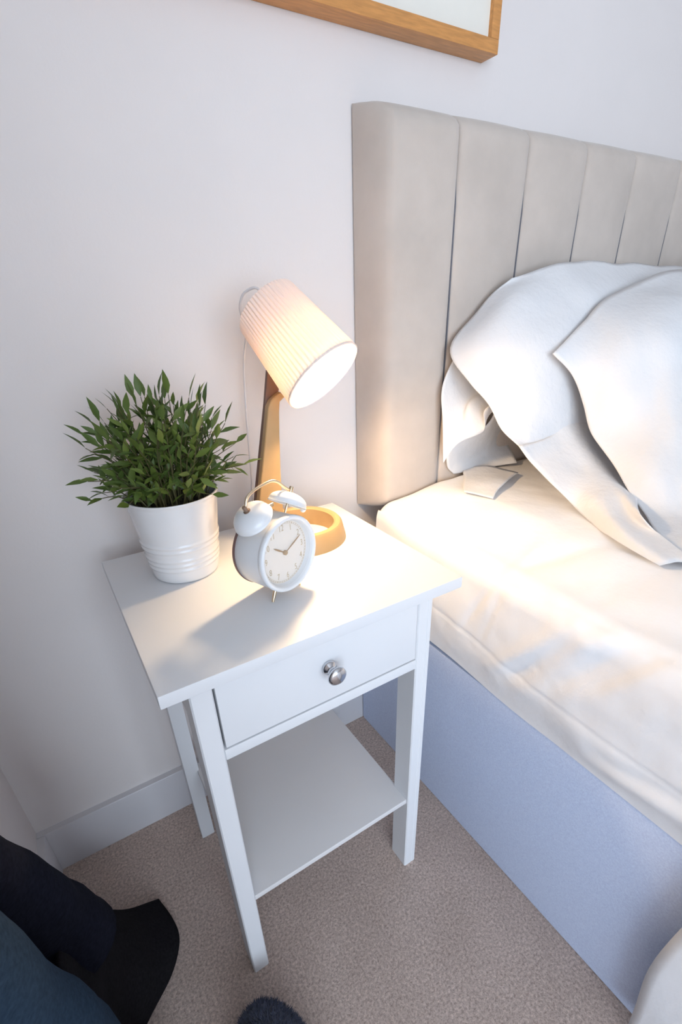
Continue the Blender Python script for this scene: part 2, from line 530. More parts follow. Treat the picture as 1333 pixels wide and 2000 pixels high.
# ------------------------------------------------------------------ mattress in a white fitted sheet
matt = empty('mattress', (1.28, -0.6, 0.42), 'thick mattress in a white creased fitted sheet on the bed base', 'mattress')
def smooth(a, b, x):
    t = min(max((x - a) / (b - a), 0.0), 1.0)
    return t * t * (3 - 2 * t)
def ridge(y, s, p, q, width, amp):
    """a soft fold along the segment p-q in (y, s) space"""
    p = Vector(p); q = Vector(q); v = Vector((y, s))
    d = q - p
    t = max(0.0, min(1.0, (v - p).dot(d) / d.dot(d)))
    dist = (v - (p + d * t)).length
    fade = math.sin(math.pi * min(max(t, 0.04), 0.96)) ** 0.5
    return amp * fade * math.exp(-(dist / width) ** 2)
def mattress_point(y, s):
    """s = 0 at the bottom hem of the side, 0.25 at the edge, then across the top"""
    head = smooth(0.22, 0.345, y)
    wob = 0.004 * noise.noise(Vector((y * 6, 0.0, 3.0)))
    zb = 0.421 + 0.016 * smooth(-0.1, 0.2, y) - 0.006 * smooth(-0.15, -0.4, y) + wob
    xe = 0.5285 + 0.004 * math.sin(y * 7)
    zt = 0.667 + 0.018 * head
    R = 0.042
    hside = zt - R - zb
    arc = R * math.pi / 2
    if s < hside:
        t = s / hside
        x = 0.5365 + (xe - 0.5365) * smooth(0, 0.35, t) - 0.003 * math.sin(math.pi * t)
        z = zb + s
        n = Vector((-1, 0, 0.05))
    elif s < hside + arc:
        a = (s - hside) / R
        x = xe + R * (1 - math.cos(a)); z = zt - R + R * math.sin(a)
        n = Vector((-math.cos(a), 0, math.sin(a)))
    else:
        d = s - hside - arc
        x = xe + R + d
        z = zt + (0.701 - zt) * smooth(0.0, 0.13, d)
        n = Vector((-0.1, 0, 1))
    # head end rounds off against the headboard
    hr = 0.025
    if y > 0.345 - hr and s > hside + arc * 0.4:
        k = (y - (0.345 - hr)) / hr
        z -= 0.010 * k * k
    d = 0.0
    # creases (in y, s)
    d += ridge(y, s, (-0.03, 0.06), (-0.16, 0.215), 0.017, -0.0075)
    d += ridge(y, s, (-0.00, 0.06), (-0.125, 0.225), 0.014, 0.0050)
    d += ridge(y, s, (-0.12, 0.115), (-0.215, 0.245), 0.016, -0.0085)
    d += ridge(y, s, (-0.085, 0.12), (-0.18, 0.25), 0.013, 0.0050)
    d += ridge(y, s, (-0.165, 0.14), (-0.24, 0.255), 0.010, -0.0045)
    d += ridge(y, s, (0.015, 0.225), (-0.10, 0.245), 0.006, -0.0040)
    d += ridge(y, s, (-0.10, 0.245), (-0.42, 0.262), 0.007, -0.0030)
    d += ridge(y, s, (0.02, 0.22), (0.075, 0.09), 0.006, -0.0028)
    d += ridge(y, s, (0.00, 0.22), (0.03, 0.09), 0.006, -0.0022)
    d += ridge(y, s, (0.01, 0.245), (0.02, 0.33), 0.010, 0.0035)
    d += ridge(y, s, (0.025, 0.25), (-0.06, 0.40), 0.016, -0.0050)
    d += ridge(y, s, (-0.06, 0.40), (-0.20, 0.46), 0.016, -0.0035)
    d += ridge(y, s, (-0.12, 0.30), (-0.32, 0.36), 0.03, 0.004)
    d += ridge(y, s, (-0.17, 0.02), (-0.40, 0.07), 0.016, 0.0060)
    d += ridge(y, s, (-0.20, 0.045), (-0.42, 0.10), 0.013, -0.0040)
    d += ridge(y, s, (0.30, 0.26), (0.10, 0.30), 0.02, 0.003)
    # stitched hem line on the side
    d -= 0.0016 * math.exp(-((s - (0.088 + 0.004 * math.sin(y * 9))) / 0.0035) ** 2)
    d += 0.0030 * noise.noise(Vector((y * 11, s * 14, 1.3))) * smooth(0.0, 0.05, s)
    d += 0.0013 * noise.noise(Vector((y * 30, s * 24, 5.1))) * smooth(0.0, 0.05, s)
    n.normalize()
    return Vector((x, y, z)) + n * d
ys = []
y = 0.345
while y > -0.62:
    ys.append(y); y -= 0.0052
while y > -1.6:
    ys.append(y); y -= 0.03
ys.append(-1.6)
ss = [i * 0.0045 for i in range(0, 118)]
s = ss[-1]
while s < 1.66:
    s += 0.03; ss.append(s)
verts, faces = [], []
for yy in ys:
    for s in ss:
        p = mattress_point(yy, s)
        if p.x > 1.96:
            k = min((p.x - 1.96) / 0.07, 1.0)
            p.z -= (1 - math.sqrt(max(0, 1 - k * k))) * 0.05
            p.x = min(p.x, 2.03)
        verts.append(p)
W = len(ss)
for i in range(len(ys) - 1):
    for j in range(W - 1):
        faces.append((i * W + j, i * W + j + 1, (i + 1) * W + j + 1, (i + 1) * W + j))
# close: far side, bottom, head and foot
b0 = len(verts)
for yy in ys:
    verts.append(Vector((2.03, yy, 0.425)))
for i in range(len(ys) - 1):
    faces.append((i * W + W - 1, b0 + i, b0 + i + 1, (i + 1) * W + W - 1))
    faces.append((b0 + i, i * W, (i + 1) * W, b0 + i + 1))
faces.append(tuple([j for j in range(W)] + [b0])[::-1])
last = (len(ys) - 1) * W
faces.append(tuple([last + j for j in range(W)] + [b0 + len(ys) - 1]))
mesh_obj('fitted_sheet', verts, faces, 'sheet', matt, True, auto=70)

# ------------------------------------------------------------------ pillows
P1_FRONT = [
  [(0.830,0.315,1.085), (0.904,0.305,1.102), (0.990,0.300,1.112), (1.191,0.300,1.111), (1.596,0.300,1.098)],
  [(0.776,0.330,1.043), (0.805,0.275,1.050), (0.920,0.250,1.060), (1.108,0.240,1.065), (1.493,0.240,1.049)],
  [(0.691,0.325,0.971), (0.731,0.260,0.980), (0.845,0.215,0.993), (1.054,0.200,0.991), (1.464,0.200,0.960)],
  [(0.705,0.280,0.913), (0.749,0.235,0.918), (0.836,0.195,0.927), (1.020,0.180,0.907), (1.468,0.170,0.854)],
  [(0.723,0.235,0.869), (0.768,0.205,0.863), (0.842,0.180,0.862), (1.005,0.165,0.839), (1.425,0.150,0.774)],
  [(0.733,0.205,0.825), (0.777,0.180,0.817), (0.861,0.165,0.807), (1.001,0.150,0.788), (1.372,0.130,0.709)],
  [(0.742,0.165,0.797), (0.801,0.155,0.779), (0.864,0.145,0.759), (0.993,0.130,0.727), (1.320,0.110,0.644)],
]
P1_BACK = [
  [(0.854,0.335,1.081), (0.943,0.335,1.099), (1.042,0.335,1.108), (1.253,0.335,1.107), (1.680,0.335,1.092)],
  [(0.781,0.338,1.020), (0.871,0.338,1.017), (1.059,0.338,1.009), (1.306,0.338,0.999), (1.773,0.338,0.967)],
  [(0.688,0.333,0.914), (0.779,0.335,0.910), (0.980,0.336,0.891), (1.345,0.336,0.850), (1.898,0.336,0.781)],
  [(0.683,0.325,0.836), (0.730,0.315,0.852), (0.771,0.300,0.870), (1.039,0.300,0.838), (1.533,0.300,0.751)],
  [(0.686,0.315,0.748), (0.708,0.300,0.789), (0.753,0.275,0.812), (0.754,0.260,0.865), (0.987,0.260,0.827)],
]
P1_MOUTH = [
  [(0.710,0.335,0.765), (0.748,0.325,0.789), (0.787,0.300,0.815), (0.796,0.285,0.848)],
  [(0.721,0.342,0.725), (0.773,0.344,0.735), (0.848,0.347,0.745), (0.924,0.363,0.760)],
  [(0.743,0.343,0.705), (0.794,0.337,0.705), (0.858,0.326,0.705), (0.902,0.297,0.710)],
]
P1_FLAP = [
  [(0.790,0.358,0.708), (0.830,0.310,0.712), (0.845,0.246,0.712)],
  [(0.722,0.289,0.706), (0.740,0.241,0.712), (0.764,0.214,0.712)],
  [(0.677,0.243,0.704), (0.689,0.212,0.704), (0.694,0.183,0.704)],
]
P2_TOP = [
  [(0.814,0.185,0.961), (0.912,0.200,1.007), (1.016,0.215,1.057), (1.271,0.225,1.098), (1.637,0.230,1.114), (2.137,0.230,1.091)],
  [(0.859,0.165,0.919), (0.902,0.135,0.957), (0.952,0.115,0.990), (1.055,0.095,1.015), (1.329,0.085,1.029), (1.766,0.090,1.006)],
  [(0.878,0.140,0.868), (0.901,0.095,0.899), (0.949,0.070,0.914), (1.015,0.040,0.929), (1.224,0.015,0.936), (1.657,0.020,0.898)],
  [(0.867,0.105,0.818), (0.895,0.060,0.831), (0.919,0.025,0.843), (0.966,-0.010,0.851), (1.153,-0.040,0.850), (1.533,-0.050,0.802)],
  [(0.847,0.035,0.769), (0.854,-0.010,0.779), (0.877,-0.040,0.782), (0.931,-0.065,0.778), (1.113,-0.100,0.761), (1.513,-0.110,0.699)],
  [(0.817,-0.035,0.728), (0.833,-0.070,0.727), (0.857,-0.095,0.724), (0.924,-0.120,0.712), (1.080,-0.160,0.686), (1.431,-0.180,0.616)],
  [(0.710,-0.165,0.699), (0.783,-0.170,0.677), (0.848,-0.180,0.658), (0.977,-0.190,0.615), (1.277,-0.210,0.513), (1.957,-0.220,0.288)],
]
P2_LOWER = [
  [(0.732,0.165,0.806), (0.830,0.172,0.811), (0.899,0.175,0.836), (1.051,0.180,0.831)],
  [(0.747,0.135,0.771), (0.833,0.140,0.786), (0.905,0.135,0.794), (1.018,0.130,0.757)],
  [(0.748,0.085,0.742), (0.819,0.090,0.755), (0.875,0.075,0.758), (0.965,0.060,0.712)],
  [(0.762,0.029,0.706), (0.757,0.004,0.735), (0.800,0.000,0.745), (0.764,-0.061,0.745)],
  [(0.706,-0.063,0.704), (0.708,-0.075,0.720), (0.746,-0.072,0.722), (0.751,-0.106,0.720)],
  [(0.685,-0.146,0.704), (0.692,-0.155,0.710), (0.707,-0.161,0.710), (0.719,-0.183,0.710)],
]
def clampz(rows, zmin):
    return [[(x, y, max(z, zmin)) for (x, y, z) in r] for r in rows]
P1_FRONT[6][4] = (1.330, 0.110, 0.712); P1_FRONT[5][4] = (1.38, 0.125, 0.745)
P2_TOP[6] = [(0.712, -0.165, 0.7055), (0.783, -0.185, 0.712), (0.850, -0.205, 0.716), (0.977, -0.225, 0.716), (1.277, -0.24, 0.714), (1.62, -0.25, 0.710)]
P2_TOP[5][3] = (0.924, -0.135, 0.735); P2_TOP[5][4] = (1.16, -0.17, 0.750); P2_TOP[5][5] = (1.60, -0.18, 0.745)
P2_TOP[4][5] = (1.60, -0.11, 0.79); P2_TOP[0][5] = (1.70, 0.225, 1.085)
P2_TOP[1][5] = (1.69, 0.09, 1.00); P2_TOP[2][5] = (1.65, 0.02, 0.90)
def puff(name, centre, half, rot, mat, parent):
    """a stuffed cushion: thick in the middle, thin at the seam, drawn-out corners"""
    n, m = 26, 18
    verts, faces = [], []
    R = Matrix.Rotation(rot, 3, 'X')
    for sgn in (1, -1):
        for i in range(m + 1):
            for j in range(n + 1):
                u = -1 + 2 * j / n; v = -1 + 2 * i / m
                t = (max(0, 1 - abs(u) ** 3.2) * max(0, 1 - abs(v) ** 3.2)) ** 0.45
                pin = 1 - 0.05 * (1 - abs(v)) * abs(u) ** 4
                p = Vector((u * half[0] * pin, v * half[1] * (1 - 0.05 * (1 - abs(u)) * abs(v) ** 4), sgn * t * half[2]))
                verts.append(Vector(centre) + R @ p)
    N = (m + 1) * (n + 1)
    for sgn in (0, 1):
        for i in range(m):
            for j in range(n):
                q = [sgn * N + i * (n + 1) + j, sgn * N + i * (n + 1) + j + 1, sgn * N + (i + 1) * (n + 1) + j + 1, sgn * N + (i + 1) * (n + 1) + j]
                faces.append(tuple(q if sgn == 0 else q[::-1]))
    bm = bmesh.new()
    vs_ = [bm.verts.new(v) for v in verts]
    for f in faces: bm.faces.new([vs_[i] for i in f])
    bmesh.ops.remove_doubles(bm, verts=bm.verts, dist=0.0005)
    return bm_to(name, bm, mat, parent, True, 80)

pil1 = empty('pillow', (1.2, 0.24, 0.704), 'white pillow leaning against the headboard, its case gaping open beside the nightstand', 'pillow', 'pillows on the bed')
c1 = cloth('pillowcase_front', P1_FRONT, 'pillowcase', pil1, 12, 8, 0.0015, 0.006, 11.0, 3.1)
cloth('pillowcase_back', P1_BACK, 'pillowcase', pil1, 12, 10, 0.0015, 0.003, 12.0, 8.3)
cloth('pillowcase_lining', P1_MOUTH, 'pillowcase', pil1, 8, 8, 0.002, 0.003, 16.0, 1.9)
cloth('pillowcase_flap', P1_FLAP, 'pillowcase', pil1, 8, 8, 0.0015, 0.003, 22.0, 4.4)
puff('cushion', (1.30, 0.262, 0.905), (0.36, 0.185, 0.045), math.radians(76), 'cushion', pil1)
def hem_seam(o, W, col, parent, rows=None):
    """stitched hem running parallel to the open edge of a pillowcase"""
    me = o.data
    H = len(me.vertices) // W
    m = world_of(parent)
    pts = []
    for i in range(0, H, 2):
        n = me.vertices[i * W + col].normal
        pts.append(m @ (me.vertices[i * W + col].co) + n * 0.0004)
    tube('hem_seam', pts, 0.0009, 'pillowcase', o, 6)

hem_seam(c1, 4 * 12 + 1, 5, pil1)
pil2 = empty('pillow', (1.2, 0.0, 0.704), 'white pillow propped in front of the other, its case edge sweeping down', 'pillow', 'pillows on the bed')
c2 = cloth('pillowcase_front', P2_TOP, 'pillowcase', pil2, 10, 9, 0.0015, 0.006, 10.0, 6.7)
cloth('pillowcase_back', P2_LOWER, 'pillowcase', pil2, 8, 8, 0.0015, 0.004, 14.0, 2.2)
puff('cushion', (1.32, 0.105, 0.868), (0.36, 0.185, 0.036), math.radians(58), 'cushion', pil2)

hem_seam(c2, 5 * 10 + 1, 4, pil2)

# ------------------------------------------------------------------ duvet end hanging over the bed side
duv = empty('duvet', (1.2, -0.95, 0.70), 'white duvet hanging over the side of the bed at the lower right corner', 'duvet')
def duvet_section(y, lift):
    w = 0.012 * math.sin(y * 23) + 0.01 * noise.noise(Vector((y * 9, 0, 0)))
    return [(0.500 + w * 0.6, y, 0.035), (0.503 + w, y, 0.20), (0.506 + w * 0.6, y, 0.40), (0.512, y, 0.60), (0.530, y, 0.695 + lift), (0.60, y, 0.735 + lift), (0.80, y, 0.75 + lift), (1.2, y, 0.755 + lift), (2.0, y, 0.75 + lift)]
rows = []
for k in range(14):
    r = duvet_section(-0.40 - 0.09 * k, 0.02 * math.sin(k * 1.3))
    if k == 0:
        lean = [0.004, 0.016, 0.0, -0.06, -0.12, -0.15, -0.16, -0.17, -0.17]
        edge_in = [0.0] * 9
        r = [(p[0] + 0.014, p[1] + 0.018 + lean[i], p[2] + (0 if i < 4 else -0.04)) for i, p in enumerate(r)]
    elif k == 1:
        lean = [0.02, 0.02, -0.01, -0.05, -0.08, -0.10, -0.11, -0.12, -0.12]
        r = [(p[0], p[1] + lean[i], p[2]) for i, p in enumerate(r)]
    rows.append(r)
cloth('duvet_cover', rows, 'duvet', duv, 7, 7, 0.012, 0.004, 9.0, 5.5)

# ================================================================== NIGHTSTAND
NW, ND, NH = 0.4362, 0.3648, 0.70
ns = empty('nightstand', (0.218, 0.18, 0.0), 'white wooden nightstand with one drawer and open lower shelf beside the bed', 'nightstand')
box('tabletop', 0, NW, 0, ND, NH - 0.0182, NH, 'white', ns, 0.0016, 2)
LX0, LX1, LW, LD = 0.0331, NW - 0.0331, 0.0279, 0.0429
FY, BY = 0.0226, 0.318
ZT = NH - 0.0182
def leg_poly(x0, x1, y0, y1, outer):
    c = 0.002
    g = 0.0012
    # groove near the outer front edge, like a planed bead
    if outer > 0:
        return [(x0 + c, y0), (x1 - 0.011, y0), (x1 - 0.0098, y0 + g), (x1 - 0.0086, y0), (x1 - c, y0), (x1, y0 + c), (x1, y1), (x0, y1), (x0, y0 + c)]
    return [(x0 + c, y0), (x0 + 0.003, y0), (x1 - c, y0), (x1, y0 + c), (x1, y1), (x0, y1), (x0, y0 + c)]
for x0, x1, sgn in ((LX0, LX0 + LW, -1), (LX1 - LW, LX1, 1)):
    bm_to('leg', prism_bm(leg_poly(x0, x1, FY, FY + LD, sgn), 'z', 0, ZT), 'white', ns, False)
for x0, x1 in ((LX0, LX0 + LW), (LX1 - LW, LX1)):
    box('leg', x0, x1, BY, BY + 0.028, 0, ZT, 'white', ns, 0.0015)
IX0, IX1 = LX0 + LW, LX1 - LW
box('front_rail', IX0, IX1, FY, FY + 0.02, 0.5405, 0.5585, 'white', ns, 0.001)
box('side_panel', LX0 + 0.009, LX0 + 0.021, FY + LD, BY, 0.5405, ZT, 'white', ns)
box('side_panel', LX1 - 0.021, LX1 - 0.009, FY + LD, BY, 0.5405, ZT, 'white', ns)
box('back_panel', IX0, IX1, BY + 0.006, BY + 0.014, 0.5405, ZT, 'white', ns)
box('drawer_runner_frame', IX0, IX1, FY + 0.03, BY, 0.5405, 0.546, 'dark_gap', ns)
dr = box('drawer', IX0 + 0.0028, IX1 - 0.0008, FY + 0.0012, FY + 0.018, 0.5600, ZT - 0.0008, 'white', ns, 0.0012)
bm = bmesh.new()
for (a, b, c, d, e, f) in ((IX0 + .006, IX0 + .016, FY + .018, BY - .01, .563, .66), (IX1 - .016, IX1 - .006, FY + .018, BY - .01, .563, .66), (IX0 + .016, IX1 - .016, BY - .02, BY - .01, .563, .66), (IX0 + .016, IX1 - .016, FY + .018, BY - .02, .563, .568)):
    t = box_bm(a, b, c, d, e, f)
    me = bpy.data.meshes.new('tmp'); t.to_mesh(me); t.free(); bm.from_mesh(me); bpy.data.meshes.remove(me)
bm_to('drawer_box', bm, 'shelf', dr, False)
knob_prof = [(0.0, 0.0), (0.0102, 0.0), (0.0112, 0.002), (0.0100, 0.0052), (0.0062, 0.0075), (0.0050, 0.0105), (0.0056, 0.014), (0.0085, 0.0168),
             (0.0125, 0.0195), (0.0140, 0.0220), (0.0136, 0.0245), (0.0105, 0.0272), (0.005, 0.0287), (0.0, 0.0291)]
lathe('knob', knob_prof, (0.2185, FY + 0.0012, 0.6195), (0, -1, 0), 'chrome', dr, 40)
# lower shelf
bm = box_bm(LX0 + 0.0245, LX1 - 0.0245, 0.0289, 0.335, 0.199, 0.211, 0.0012)
bm_to('lower_shelf', bm, 'shelf', ns)

# ================================================================== TABLE LAMP
RC = Vector((0.3082, 0.2565, 0.70))
lamp = empty('table_lamp', RC, 'lit table lamp with white ribbed shade and brown ring base on the nightstand', 'lamp')
ring_prof = [(0.0560, 0.0), (0.0765, 0.0), (0.0760, 0.004), (0.0705, 0.0270), (0.0672, 0.0308), (0.0640, 0.0315), (0.0600, 0.0315), (0.0565, 0.0290), (0.0560, 0.0)]
lathe('base_ring', ring_prof, RC, (0, 0, 1), 'lamp_gold', lamp, 72, auto=35)
# upright: rear plate, unlit-side shade put into its brown, and front channel
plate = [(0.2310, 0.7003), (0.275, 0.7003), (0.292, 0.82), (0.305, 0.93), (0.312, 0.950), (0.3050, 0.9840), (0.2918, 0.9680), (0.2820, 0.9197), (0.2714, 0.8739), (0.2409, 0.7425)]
bm_to('back_plate', prism_bm(plate, 'y', 0.2972, 0.305, 0.0015), 'lamp_shaded', lamp, True, 30)
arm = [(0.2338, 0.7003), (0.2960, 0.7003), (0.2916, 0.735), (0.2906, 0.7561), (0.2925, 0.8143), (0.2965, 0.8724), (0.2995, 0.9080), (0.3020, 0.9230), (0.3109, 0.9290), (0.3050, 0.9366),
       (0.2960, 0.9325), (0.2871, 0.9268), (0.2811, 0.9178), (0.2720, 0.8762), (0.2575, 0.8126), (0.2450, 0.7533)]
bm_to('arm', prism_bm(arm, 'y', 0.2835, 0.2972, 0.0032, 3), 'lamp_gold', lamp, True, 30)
SC = Vector((0.3388, 0.2100, 0.9627))
th, ph = -1.1390, -0.7560
SN = Vector((math.cos(th) * math.cos(ph), math.sin(th) * math.cos(ph), math.sin(ph)))
SL, SR1, SR2 = 0.1306, 0.0610, 0.0478
NR = 56
def rib(k, r, t):
    return (0.0011, 0.0006, -0.0006, -0.0008, -0.0006, 0.0006)[k % 6]
prof = [(SR2 * 0.93, -SL)] + [(SR2 + (SR1 - SR2) * q, -SL + SL * q) for q in (0.015, 0.1, 0.25, 0.4, 0.55, 0.7, 0.85, 1.0)]
v, f = lathe_data(prof, SC, SN, NR * 6, rib)
shade = mesh_obj('lamp_shade', v, f, 'shade', lamp, True, auto=20)
sm = shade.modifiers.new('thickness', 'SOLIDIFY'); sm.thickness = 0.0012; sm.offset = 0
lathe('shade_cap', [(0.0, -SL - 0.004), (SR2 * 0.6, -SL - 0.003), (SR2 * 0.93, -SL - 0.0003), (SR2 * 0.93, -SL + 0.0012), (0.0, -SL + 0.0012)], SC, SN, 'shade', shade, 40)
lathe('shade_rim', [(SR1 + 0.0012, -0.0022), (SR1 + 0.0016, 0.0), (SR1 - 0.0004, 0.0008), (SR1 - 0.0016, 0.0), (SR1 - 0.0012, -0.0022)], SC, SN, 'shade', shade, 72)
lathe('socket', [(0.0, -SL + 0.002), (0.018, -SL + 0.002), (0.0175, -0.075), (0.0145, -0.053), (0.0, -0.053)], SC, SN, 'white', lamp, 32)
BULB_D = 0.019
bp = [(0.0, 0.020)] + [(0.020 * math.sin(a), 0.020 * math.cos(a)) for a in [math.pi * k / 12 for k in range(1, 10)]] + [(0.0115, -0.024), (0.0115, -0.034), (0.0, -0.034)]
bp = [(r, t - BULB_D) for r, t in bp]
lathe('bulb', bp[::-1], SC, SN, 'bulb', lamp, 24)
cord = [(0.2985, 0.2945, 1.0530), (0.2960, 0.2990, 1.0660), (0.2930, 0.3020, 1.0745),
        (0.2879, 0.3050, 1.0777),
        (0.2825, 0.3150, 1.0756),
        (0.2763, 0.3250, 1.0689),
        (0.2743, 0.3350, 1.0540),
        (0.2803, 0.3450, 1.0389),
        (0.2895, 0.3600, 1.0184),
        (0.2911, 0.3850, 0.9796),
        (0.2895, 0.3920, 0.9392),
        (0.2850, 0.3920, 0.8627),
        (0.2815, 0.3920, 0.7744),
        (0.2790, 0.3925, 0.72), (0.2790, 0.3935, 0.40), (0.285, 0.3960, 0.05), (0.30, 0.400, 0.004), (0.36, 0.405, 0.0035)]
tube('cord', spline(cord, 8), 0.0019, 'cord', lamp, 8)

# ================================================================== POTTED PLANT
PC = Vector((0.1091, 0.2621, 0.70))
plant = empty('potted_plant', PC, 'bushy green artificial plant in a white ridged pot on the nightstand', 'plant')
PRB, PRT, PH = 0.0487, 0.0642, 0.1266
def prad(z): return PRB + (PRT - PRB) * z / PH
pp = [(0.0, 0.0), (PRB - 0.004, 0.0), (PRB - 0.0008, 0.0012), (PRB + 0.0003, 0.004)]
z = 0.008
while z < PH - 0.006:
    r = prad(z)
    for zc in (0.022, 0.030, 0.038, 0.053, 0.061):
        r += 0.0014 * math.exp(-((z - zc) / 0.0021) ** 2)
    pp.append((r, z)); z += 0.0012
pp += [(PRT, PH - 0.004), (PRT + 0.0012, PH - 0.0022), (PRT + 0.0008, PH - 0.0003), (PRT - 0.0006, PH), (PRT - 0.0022, PH - 0.001), (PRT - 0.003, PH - 0.006), (prad(0.09) - 0.003, 0.09), (0.0, 0.09)]
lathe('pot', pp, PC, (0, 0, 1), 'pot', plant, 72, auto=60)
lathe('soil', [(0.0, 0.112), (0.03, 0.1115), (0.0575, 0.108), (0.0575, 0.0905), (0.0, 0.0905)], PC, (0, 0, 1), 'soil', plant, 40)

def leaf_mesh(name, bend, fold):
    secs = [(0.0, 0.0), (0.12, 0.06), (0.36, 0.155), (0.60, 0.135), (0.84, 0.06), (1.0, 0.0)]
    verts, faces = [], []
    for t, w in secs:
        zz = bend * t * t
        if w == 0:
            verts.append((t, 0, zz))
        else:
            verts += [(t, -w, zz + fold * w), (t, 0, zz), (t, w, zz + fold * w)]
    faces = [(0, 1, 2), (0, 2, 3)]
    for k in range(3):
        a = 1 + 3 * k
        faces += [(a, a + 3, a + 4, a + 1), (a + 1, a + 4, a + 5, a + 2)]
    faces += [(10, 13, 11), (11, 13, 12)]
    me = bpy.data.meshes.new(name)
    me.from_pydata(verts, [], faces); me.update()
    me.polygons.foreach_set('use_smooth', [True] * len(me.polygons))
    me.materials.append(MAT['leaf'])
    return me
LEAVES = [leaf_mesh('leaf', b, f) for b, f in ((-0.10, 0.35), (-0.22, 0.25), (0.05, 0.45), (-0.02, 0.2))]
rng = random.Random(21)
leafs = []   # (matrix, length, distance to the viewer)
stem_paths = []
NST = 104
for i in range(NST):
    az = i * 2.39996 + rng.uniform(-0.3, 0.3)
    q = math.sqrt((i + 0.5) / NST)
    low = i >= NST - 42                     # short outer sprigs that spill over the rim
    if low: q = rng.uniform(0.75, 1.0)
    base = PC + Vector((math.cos(az) * 0.049 * q, math.sin(az) * 0.049 * q, 0.108))
    wx, wy = 0.128, 0.092
    reach = q ** 0.95 * rng.uniform(0.70, 1.12)
    h = 0.026 + 0.098 * math.sqrt(max(0.0, 1 - 0.80 * q * q)) * rng.uniform(0.55, 1.12)
    if low:
        h = rng.uniform(0.006, 0.050); reach = rng.uniform(0.55, 1.0)
    tip = PC + Vector((math.cos(az) * wx * reach, math.sin(az) * wy * reach, PH + h))
    if tip.y > 0.40: tip.y = 0.40
    mid = base.lerp(tip, 0.5) + Vector((-math.cos(az) * 0.010 * q, -math.sin(az) * 0.010 * q, 0.010 * (0.4 + q)))
    mid += Vector((rng.uniform(-1, 1), rng.uniform(-1, 1), 0)) * 0.009
    path = spline([base, mid, tip], 5)
    stem_paths.append(path)
    nl = rng.choice((8, 9, 10)) if not low else rng.choice((6, 7, 8))
    n = len(path)
    for k in range(nl):
        t = 0.16 + 0.84 * (k + 0.3) / nl
        if k == nl - 1: t = 1.0
        fi = t * (n - 1); a = min(int(fi), n - 2)
        p = path[a].lerp(path[a + 1], fi - a)
        tan = (path[a + 1] - path[a]).normalized()
        side = tan.cross(Vector((0, 0, 1)))
        if side.length < 0.05: side = Vector((1, 0, 0))
        side.normalize()
        roll = k * 2.4 + rng.uniform(-0.7, 0.7) + i
        lat = (Matrix.Rotation(roll, 3, tan) @ side)
        spread = math.radians(rng.uniform(25, 72)) if k < nl - 1 else math.radians(rng.uniform(0, 20))
        d = (tan * math.cos(spread) + lat * math.sin(spread)).normalized()
        d.z += rng.uniform(-0.05, 0.2); d.normalize()
        up = Vector((0, 0, 1)) - d * d.z
        if up.length < 0.1: up = lat
        up.normalize()
        up = Matrix.Rotation(rng.uniform(-1.1, 1.1), 3, d) @ up
        sd = up.cross(d).normalized()
        up = d.cross(sd).normalized()
        L = rng.uniform(0.019, 0.034)
        mw = Matrix(((d.x, sd.x, up.x, p.x), (d.y, sd.y, up.y, p.y), (d.z, sd.z, up.z, p.z), (0, 0, 0, 1)))
        tipz = p + d * L
        def bad(v):
            rr = math.hypot(v.x - PC.x, v.y - PC.y)
            return v.z < 0.70 + PH + 0.006 and rr > PRT - 0.009
        if bad(tipz) or bad(p + d * L * 0.5) or bad(p) or tipz.z < 0.812: continue
        if tipz.y > 0.425: continue
        leafs.append((mw, L, (tipz - CAM_LOC).length))
leafs.sort(key=lambda q: q[2])
inv = world_of(plant).inverted()
for k, (mw, L, _) in enumerate(leafs[:298]):
    o = bpy.data.objects.new('leaf', LEAVES[k % 4])
    COL.objects.link(o)
    o.parent = plant
    o.matrix_basis = inv @ mw @ Matrix.Scale(L, 4)
verts, faces = [], []
for k, (mw, L, _) in enumerate(leafs[298:]):
    me = LEAVES[k % 4]; b0 = len(verts)
    mm = mw @ Matrix.Scale(L, 4)
    verts += [mm @ v.co for v in me.vertices]
    faces += [tuple(b0 + i for i in p.vertices) for p in me.polygons]
if verts:
    o = mesh_obj('foliage', verts, faces, 'leaf', plant, True); o['kind'] = 'stuff'
for path in stem_paths:
    tube('stem', path, [0.0011 - 0.0006 * k / (len(path) - 1) for k in range(len(path))], 'stem', plant, 5)

# ================================================================== ALARM CLOCK
CC = Vector((0.2094, 0.0934, 0.7655))
cth, cph = -1.21, 0.0369
cn = Vector((math.cos(cth) * math.cos(cph), math.sin(cth) * math.cos(cph), math.sin(cph)))
chh = Vector((-math.sin(cth), math.cos(cth), 0))
cup = cn.cross(chh)
crot = Matrix(((chh.x, -cn.x, cup.x), (chh.y, -cn.y, cup.y), (chh.z, -cn.z, cup.z)))
CZ = 0.0655
clock = empty('alarm_clock', CC - cn * 0.027 - cup * CZ, 'white twin bell alarm clock with gold hands on the nightstand, in front of the lamp', 'clock', rot=crot)
ctr = (0, 0, CZ)
AX = (0, -1, 0)     # local axis to the front
lathe('case', [(0.0, -0.0262), (0.0500, -0.0262), (0.0512, -0.0245), (0.0515, 0.0), (0.0513, 0.0225), (0.0, 0.0225)][:5] + [(0.0500, 0.0235), (0.046, 0.0235), (0.044, 0.012), (0.0, 0.012)], ctr, AX, 'clock_white', clock, 72, local=True, auto=40)
lathe('back_cover', [(0.0, -0.031), (0.046, -0.031), (0.0515, -0.029), (0.0521, -0.0262), (0.0521, -0.0245), (0.0505, -0.0245), (0.0505, -0.0266), (0.0, -0.0266)], ctr, AX, 'clock_back', clock, 64, local=True)
